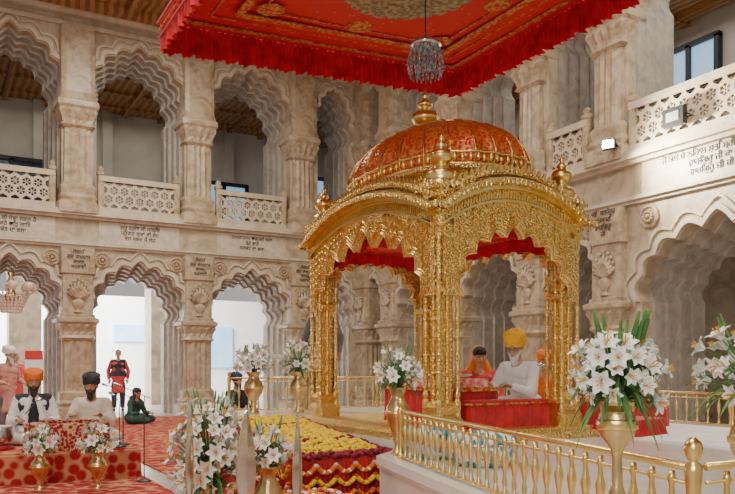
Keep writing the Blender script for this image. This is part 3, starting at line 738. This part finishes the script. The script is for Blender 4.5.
for k in range(7):
    y0=Y0+k*.255
    for i in range(13):
        t=i/12; y=y0+.255*t; fl(b,X0-.05,y,zbed(y)-.04-.11*math.sin(pi*t),.023,(1,0)[i%2]); fl(b,X0-.055,y,zbed(y)-.17-.11*math.sin(pi*t),.023,(1,3)[i%2])
fin('garland_swags',b,None,bx,True,kind='stuff',mats=[MARI,MARO,PURP,WFLOW])
lg=thing('draped_ledge','low red cloth covered ledge strewn with orange and white garlands','ledge')
b=B(); drape(b,2.12,2.56,4.2,5.22,0,.34,.015); fin('cloth_cover',b,RED,lg)
b=B()
for k in range(13):
    for i in range(26):
        t=i/25; x=2.13+.035*k; y=4.22+.97*t; fl(b,x+.012*math.sin(i*1.1+k),y,.36+.012*math.sin(i),.022,(1,2,1,3,1,0)[(k+(i//5))%6])
fin('flower_heads',b,None,lg,True,kind='stuff',mats=[MARI,MARO,PURP,WFLOW])
def leafor(x,y,h,w,rz,z=0,m=CHAMP):
    t=thing('leaf_ornament','tall pointed silver leaf blade with thin brass rim','ornament',loc=(x,y,z),rz=rz,group='leaf shaped blades')
    b=B(); lathe(b,[(.10,0),(.10,.02),(.05,.05),(.015,.08),(.02,.14),(.010,.18),(.010,h*.35)],20); fin('foot',b,GOLDP,t,True)
    b=B(); out=[]; N=24
    for i in range(N+1):
        u=i/N; out.append((w*math.sin(pi*u**.75)**.9,h*.32+h*.68*u))
    rs=[]
    for x_,z_ in out: rs.append([(-x_-.001,0,z_),(0,-.012,z_),(x_+.001,0,z_),(0,.012,z_)])
    rings(b,rs); fin('blade',b,m,t)
    poly=out+[(-x_,z_) for x_,z_ in out[::-1][1:-1]]
    b=B(); tube(b,[(x_,0,z_) for x_,z_ in poly],.004,6,closed=True); fin('rim',b,BRASS,t,True)
leafor(1.44,4.92,1.08,.035,.5); leafor(1.72,4.62,1.04,.075,.3); leafor(1.97,4.38,1.0,.055,.6,0)
# ---------------------------------------------------------------- carpets and musicians platform
b=B(); box(b,-6,6.8,10.3,19.2,0,.012); fin('hall_carpet',b,CARPETP,label='large red patterned carpet across the hall floor',cat='carpet')
b=B(); box(b,-4,2.08,3,10.2,0,.015); fin('aisle_carpet',b,CARPETP,label='red patterned carpet beside the platform',cat='carpet')
b=B(); box(b,2.35,3.28,7.3,10.2,0,.015); fin('runner_carpet',b,CARPETP,label='narrow red patterned carpet beside the platform',cat='carpet')
mp=thing('musicians_dais','low wooden dais covered with red patterned carpet','platform')
b=B(); drape(b,-.8,2.03,8.95,11.2,.015,.33,.008,40); fin('red_skirt',b,CARPETP,mp)
b=B(); box(b,-.78,2.01,8.97,11.18,.33,.345); fin('top_carpet',b,CARPETP,mp)
hm=thing('covered_harmonium','harmonium covered with maroon and cream brocade cloth','harmonium',loc=(1.30,9.18,.345),rz=-.45)
b=B(); drape(b,-.44,.40,-.15,.13,0,.30,.012); fin('brocade_cover',b,PATRED,hm)
b=B(); box(b,-.3,.3,-.1,.1,.295,.33)
for i in range(18): box(b,-.28+i*.031,-.255+i*.031,-.12,-.02,.33,.34)
fin('keyboard',b,PATRED,hm)
tb=thing('tabla_drum','small hand drum on a cushioned ring','drum',loc=(.62,9.5,.345))
b=B(); lathe(b,[(.13,0),(.14,.03),(.10,.05)],20); fin('ring_cushion',b,RED,tb,True)
b=B(); lathe(b,[(.06,.02),(.12,.08),(.14,.16),(.11,.25),(.11,.26)],20); fin('shell',b,CHROME,tb,True)
b=B(); lathe(b,[(.115,.25),(.115,.27),(.04,.272)],20); fin('drum_head',b,CLOTHC,tb,True)
def mic(x,y,z,h,rz,bl=.35):
    t=thing('microphone_stand','black microphone stand with a boom arm','microphone',loc=(x,y,z),rz=rz,group='microphone stands')
    b=B(); lathe(b,[(.08,0),(.08,.012),(.03,.03)],16); tube(b,[(0,0,.02),(0,0,h)],.006,6); fin('pole',b,BLACK,t)
    b=B(); tube(b,[(-.08,0,h-.03),(bl,0,h+.10)],.005,6); fin('boom',b,BLACK,t)
    b=B(); caps(b,(bl,0,h+.10),(bl+.09,0,h+.125),.009,.018,8); fin('microphone_head',b,CHROME,t,True)
mic(.88,9.10,.345,.45,.9,.12); mic(1.84,9.12,.345,.5,1.9,.12); mic(1.93,9.35,.345,.60,2.6,.15); mic(1.98,8.5,.015,.95,2.3,.3); mic(4.90,5.18,PZ+.1,.42,2.6,.06)
# ---------------------------------------------------------------- people
def person(label,loc,rz,pose='sit',skin=SKIN,top=CLOTHW,legs=None,head='turban',hm_=CLOTHK,beard=None,lean=0,nod=0,hands=None,scale=1,vox=.009,vest=None,scarf=None,glasses=False,turn=0):
    V=Vector; legs=legs or top
    if pose=='sit':
        P=V((0,.02,.13)); C=V((0,-.0-lean*.5,.42)); N=V((0,-.0-lean,.58-lean*.15)); H=V((0,-.03-lean*1.3,.735-lean*.3))
        K=[V((s*.33,-.30,.10)) for s in (-1,1)]; A=[V((s*-.02,-.40,.06)) for s in (-1,1)]; T=[V((s*-.16,-.36,.04)) for s in (-1,1)]
        hd=hands or [V((-.15,-.33-lean,.25)),V((.15,-.33-lean,.25))]
    else:
        P=V((0,0,.95)); C=V((0,-lean*.4,1.22)); N=V((0,-lean*.8,1.42)); H=V((0,-.03-lean,1.575))
        K=[V((s*.11,-.02,.50)) for s in (-1,1)]; A=[V((s*.11,.01,.08)) for s in (-1,1)]; T=[V((s*.13,-.15,.035)) for s in (-1,1)]
        hd=hands or [V((-.25,-.08,.80)),V((.25,-.08,.80))]
    S=[N+V((s*.17,.01,-.06)) for s in (-1,1)]; HP=[P+V((s*.09,0,0)) for s in (-1,1)]
    E=[]
    for s,sh,h in zip((-1,1),S,hd):
        d=h-sh; D=min(d.length,.53); u=d.normalized(); hh=sh+u*D; a=math.sqrt(max(.0,.285**2-(D/2)**2))
        pole=V((s*.45,.25,-1)); pole=(pole-u*pole.dot(u)).normalized(); E.append(sh+u*D/2+pole*a)
    hd=[sh+(h-sh).normalized()*min((h-sh).length,.53) for sh,h in zip(S,hd)]
    b=B()
    caps(b,P+V((-.07,0,0)),P+V((.07,0,0)),.11,.11); caps(b,P,C,.12,.11); caps(b,C+V((-.06,0,.02)),C+V((.06,0,.02)),.105,.105)
    caps(b,C+V((0,0,.05)),N-V((0,0,.05)),.11,.08); caps(b,S[0],S[1],.05,.05); caps(b,N-V((0,0,.04)),H-V((0,-.01,.05)),.052,.048)
    HM=Matrix.Translation(H)@Matrix.Rotation(turn,4,'Z')@Matrix.Rotation(nod,4,'X')
    R3=HM.to_3x3(); h_=lambda *p:HM@V(p)
    ell(b,h_(0,.012,.025),(.074,.092,.092),14,R3); ell(b,h_(0,-.012,-.03),(.06,.07,.075),14,R3); caps(b,h_(0,-.03,-.085),h_(0,-.055,-.088),.035,.026)
    caps(b,h_(0,-.082,.005),h_(0,-.110,-.03),.009,.016); caps(b,h_(-.014,-.092,-.034),h_(.014,-.092,-.034),.009,.009)
    caps(b,h_(-.045,-.068,.022),h_(.045,-.068,.022),.012,.012); caps(b,h_(-.02,-.078,-.06),h_(.02,-.078,-.06),.009,.009)
    for s in (-1,1): ell(b,h_(s*.078,.01,-.005),(.012,.024,.034),8,R3); ell(b,h_(s*.04,-.055,-.03),(.02,.02,.02),8,R3)
    for i in (0,1):
        caps(b,S[i],E[i],.048,.038); w=hd[i]; f=(w-E[i]).normalized(); caps(b,E[i],w-f*.05,.036,.024)
        s=(-1,1)[i]; side=V((1,0,0)); side=(side-f*side.dot(f)).normalized(); nrm=f.cross(side).normalized()
        if nrm.z>0:nrm=-nrm
        w0=w-f*.05
        for k,(o,L) in enumerate(((-.030,.065),(-.010,.078),(.010,.073),(.030,.058))):
            kn=w0+f*.085+side*o; caps(b,w0+side*o*.5,kn,.014,.011,8)
            m=kn+(f*.8+nrm*.45).normalized()*L*.5; caps(b,kn,m,.0095,.0085,8); caps(b,m,m+(f*.35+nrm*.9).normalized()*L*.5,.0085,.007,8)
        th=w0+f*.02-side*s*.02; t1=th+(f*.6-side*s*.8+nrm*.2).normalized()*.05; caps(b,th,t1,.013,.011,8); caps(b,t1,t1+(f*.9-side*s*.1+nrm*.3).normalized()*.035,.010,.008,8)
        caps(b,HP[i],K[i],.08,.056); caps(b,K[i],A[i],.05,.036); caps(b,A[i],T[i],.036,.028)
    me=remesh(b,vox,2)
    o=fm('person',me,skin,None,True,label,'person'); o.location=loc; o.rotation_euler=(0,0,rz); o.scale=(scale,)*3
    b=B()
    caps(b,P+V((-.07,0,0)),P+V((.07,0,0)),.13,.13); caps(b,P,C,.135,.125); caps(b,C+V((-.07,0,.02)),C+V((.07,0,.02)),.118,.118); caps(b,C+V((0,0,.04)),N-V((0,0,.07)),.12,.08)
    caps(b,S[0],S[1],.062,.062)
    for i in (0,1):
        f=(hd[i]-E[i]).normalized(); caps(b,S[i],E[i],.063,.053); caps(b,E[i],hd[i]-f*.075,.053,.042)
        for k in range(3): q=S[i].lerp(E[i],.4+.25*k); caps(b,q+V((0,-.01,0)),q+V((0,.01,0)),.058,.058)
        for k in range(3): q=C.lerp(N,-.6+.45*k); caps(b,q+V((-.10,-.06,.02*i)),q+V((.10,-.06,-.03*i)),.062,.062)
    if pose=='sit':
        for i in (0,1): caps(b,HP[i],K[i],.11,.08); caps(b,K[i],A[i],.075,.058)
        caps(b,V((-.16,-.25,.07)),V((.16,-.25,.07)),.08,.08)
        for k in range(7): x=-.3+.1*k; caps(b,V((x*.3,-.1,.2)),V((x,-.33,.05)),.03,.04)
    else:
        caps(b,P,V((0,0,.62)),.14,.15)
        for k in range(10):
            a=2*pi*k/10; caps(b,V((.10*math.cos(a),.08*math.sin(a),.95)),V((.15*math.cos(a),.12*math.sin(a),.55)),.045,.045)
    fm('kurta',remesh(b,max(vox,.011),3),top,o,True)
    if pose!='sit':
        b=B()
        for i in (0,1): caps(b,HP[i]-V((0,0,.2)),K[i],.10,.085); caps(b,K[i],A[i]+V((0,0,.05)),.085,.065)
        fm('trousers',remesh(b,.014,3),legs,o,True)
        for i in (0,1): b=B(); caps(b,A[i]+V((0,.02,-.04)),T[i],.042,.036); fm('shoe',remesh(b,.01,2),CLOTHK,o,True)
    if vest:
        b=B(); caps(b,P+V((-.08,0,.08)),P+V((.08,0,.08)),.145,.145); caps(b,P+V((0,0,.1)),C,.148,.14); caps(b,C+V((-.075,0,.02)),C+V((.075,0,.02)),.135,.135); caps(b,C,N-V((0,0,.08)),.136,.09); caps(b,S[0]*.9+N*.1,S[1]*.9+N*.1,.070,.070)
        fm('vest',remesh(b,.012,3),vest,o,True)
    if scarf:
        b=B(); pts=[]
        for i in range(25):
            t=-1+2*i/24; pts.append((t*.14*(1-.3*abs(t)),N.y+.07-.24*(abs(t)**.5),N.z-.02-.32*abs(t)**2))
        tube(b,pts,.035,8,fx=1); fm('stole',remesh(b,.01,2),scarf,o,True)
    for s in (-1,1):
        b=B(); ell(b,h_(s*.032,-.079,.004),(.013,.007,.007),10,R3); fin('eye',b,EYEW,o,True)
        b=B(); ell(b,h_(s*.032,-.0855,.004),(.007,.004,.007),8,R3); fin('pupil',b,EYEK,o,True)
        b=B(); tube(b,[h_(s*.015,-.086,.026),h_(s*.033,-.086,.032),h_(s*.052,-.075,.026)],.005,5); fin('eyebrow',b,beard or BEARDK,o,True)
    b=B(); tube(b,[h_(-.022,-.084,-.062),h_(0,-.090,-.059),h_(.022,-.084,-.062)],.0055,6); fin('lips',b,LIP,o,True)
    if beard:
        b=B(); n=16
        for i in range(n+1):
            t=-1+2*i/n; a=t*1.35; p0=h_(.060*math.sin(a),-.008-.062*math.cos(a),-.085+.05*abs(t)); L=.085*(1-.6*abs(t))
            caps(b,p0,p0+R3@V((-.02*t,-.012*math.cos(a),-L)),.015,.010,8)
        ell(b,h_(0,-.058,-.13),(.040,.028,.052),12,R3)
        for s in (-1,1): caps(b,h_(s*.006,-.098,-.050),h_(s*.034,-.084,-.062),.007,.005,8)
        fm('beard',remesh(b,.006,2),beard,o,True)
    if glasses:
        b=B()
        for s in (-1,1): tube(b,[h_(s*.033+.022*math.cos(2*pi*k/16),-.098,.002+.017*math.sin(2*pi*k/16)) for k in range(16)],.0022,5,closed=True); tube(b,[h_(s*.055,-.096,.004),h_(s*.08,.0,.01)],.002,4)
        tube(b,[h_(-.011,-.099,.005),h_(.011,-.099,.005)],.002,4); fin('glasses',b,BLACK,o)
    if head=='turban':
        b=B(); ell(b,h_(0,.025,.085),(.096,.110,.074),18,R3)
        for i in range(6):
            for s in (-1,1):
                R=Matrix.Rotation(s*(.42-.04*i),3,'Y')@Matrix.Rotation(.22,3,'X'); q=[]
                rr=.094-.012*max(0,i-2)**1.2
                for k in range(24):
                    a=2*pi*k/24; q.append(h_(*(R@V((rr*math.cos(a),rr*1.14*math.sin(a),0))+V((0,0.026,.070+.0145*i)))))
                tube(b,q,.020,7,closed=True)
        fin('turban',b,hm_,o,True)
    elif head=='scarf':
        b=B(); ell(b,h_(0,.050,.025),(.094,.090,.110),18,R3)
        caps(b,h_(-.05,.05,-.06),N+V((-.11,.02,-.04)),.055,.06); caps(b,h_(.05,.05,-.06),N+V((.11,.02,-.04)),.055,.06); caps(b,N+V((0,.07,0)),C+V((0,.09,0)),.10,.09); caps(b,N+V((-.12,-.05,-.05)),C+V((0,-.10,.0)),.035,.05)
        fm('headscarf',remesh(b,.010,2),hm_,o,True)
        b=B(); ell(b,h_(0,.000,.052),(.083,.092,.075),16,R3); fm('hair',remesh(b,.008,1),BEARDK,o,True)
    else:
        b=B(); ell(b,h_(0,.03,.045),(.084,.092,.085),16,R3); caps(b,h_(0,.07,0),h_(0,.09,-.16),.055,.035)
        fm('hair',remesh(b,.01,2),BEARDK,o,True)
    return o
V=Vector
seat=thing('seat_cushion','flat white cushion under the scripture reader','cushion',loc=(4.80,5.86,PZ+.06))
b=B(); lathe(b,[(.28,0),(.32,.02),(.32,.04),(.28,.06)],28,ex=5); fin('cushion_body',b,CLOTHW,seat,True)
person('elderly person in white, yellow turban, grey beard, glasses, reading',(5.00,5.72,PZ+.12),-pi/2+.25,'sit',SKINL,CLOTHW,None,'turban',CLOTHY,BEARDG,lean=.10,nod=.28,hands=[V((-.12,-.46,.36)),V((.14,-.48,.34))],vox=.008,glasses=True,scale=.98,turn=.3)
person('seated woman in red with orange headscarf beyond the stand',(5.52,7.10,PZ),-.5,'sit',SKINL,CLOTHR,None,'scarf',CLOTHO,vox=.010,nod=.05,scale=1.0)
person('seated person in bright orange clothes beside the railing',(6.45,7.0,PZ),-.7,'sit',SKIN,CLOTHO,None,'turban',CLOTHO,vox=.012,scale=.92)
person('musician in cream kurta, dark turban and beard, playing harmonium',(1.66,9.80,.345),-.35,'sit',SKIN,CLOTHC,None,'turban',CLOTHK,BEARDK,lean=.06,hands=[V((-.17,-.42,.38)),V((.15,-.40,.38))],vox=.009,scale=.98)
person('musician in white, black vest and orange turban, seated at drum',(1.03,10.18,.345),-.1,'sit',SKIN,CLOTHW,None,'turban',CLOTHO,BEARDK,lean=.04,hands=[V((-.16,-.36,.30)),V((.16,-.36,.30))],vox=.009,vest=CLOTHK,scarf=CLOTHW,scale=1.03)
person('standing person in peach shirt and dark trousers with pale turban',(1.02,14.3,.012),.6,'stand',SKIN,CLOTHP,CLOTHGY,'turban',CLOTHW,BEARDG,vox=.012,scale=.93,hands=[V((-.2,-.25,1.05)),V((.2,-.25,1.05))],lean=.05)
person('standing woman in coral kurta and dark shawl outside the arch',(4.45,22.2,0),-.2,'stand',SKIN,CLOTHR,CLOTHK,'hair',CLOTHK,vox=.014,scale=1.02,vest=CLOTHK)
person('seated woman in dark green clothes on the carpet',(3.75,17.2,.012),.6,'sit',SKIN,CLOTHG,None,'scarf',CLOTHK,vox=.014,scale=.95,lean=.1)
person('seated person in black clothes near the arch',(5.9,16.5,.012),.4,'sit',SKIN,CLOTHK,None,'turban',CLOTHB,BEARDK,vox=.014,scale=1.25)
person('standing attendant in dark clothes with orange turban',(4.72,9.62,PZ),2.6,'stand',SKIN,CLOTHGY,CLOTHK,'turban',CLOTHO,None,vox=.012,scale=.93)
person('standing person in red outside the arch',(1.9,23.2,0),.3,'stand',SKIN,SIGNR,CLOTHK,'hair',CLOTHK,vox=.014,scale=.95)
# ---------------------------------------------------------------- lights
def area(loc,rot,size,power,col=(1,1,1),sy=None):
    l=bpy.data.lights.new('area','AREA'); l.energy=power; l.color=col; l.size=size
    if sy: l.shape='RECTANGLE'; l.size_y=sy
    o=bpy.data.objects.new('added_fill_light',l); COL.objects.link(o); o.location=loc; o.rotation_euler=rot  # unseen area light added to brighten the scene, not a fixture
area((-1,12,9.6),(0,0,0),3,380,(1,.94,.84)); area((4,14.5,9.6),(0,0,0),2.5,560,(1,.94,.84)); area((0,3,9.6),(0,0,0),4,480,(1,.96,.9)); area((8.5,6,9.6),(0,0,0),2.5,480,(1,.95,.86))  # overhead hall fills, added without fixtures
area((-3.5,-2,5),(math.radians(65),0,-.6),3,400,(1,.97,.92))  # front fill added behind the camera
area((3,29,8),(math.radians(25),0,0),8,6500,(1,1,1),6)  # outdoor fill added to make the courtyard wall glare through the arches
area((4,22.9,9.0),(0,0,0),8,60,(1,.93,.82),3); area((14.4,12,9.6),(0,0,0),3,200,(1,.95,.88),14); area((14.3,9,4.4),(0,0,0),2.5,30,(1,.85,.68),10)  # unseen fills in the back gallery, right gallery and right aisle
area((4,22.9,4.4),(0,0,0),10,260,(1,1,1),3)  # unseen fill below the back gallery floor
s=bpy.data.lights.new('flood','SPOT'); s.energy=1000; s.spot_size=2.5; s.spot_blend=.9; s.color=(1,.93,.76); s.shadow_soft_size=.12
o=bpy.data.objects.new('flood_spot',s); COL.objects.link(o); o.location=(9.6,9.2,4.95); o.rotation_euler=Vector((.6,-1,-.05)).to_track_quat('-Z','Y').to_euler()
w=bpy.data.worlds.new('world'); bpy.context.scene.world=w; w.use_nodes=True
w.node_tree.nodes['Background'].inputs[0].default_value=(1,.97,.92,1); w.node_tree.nodes['Background'].inputs[1].default_value=.48
cam=bpy.data.cameras.new('cam'); co=bpy.data.objects.new('camera',cam); COL.objects.link(co)
co.location=(0,0,1.3); co.rotation_euler=(pi/2,0,-math.radians(29.5)); cam.lens=37.2; cam.sensor_width=36; cam.shift_y=.1605
bpy.context.scene.camera=co
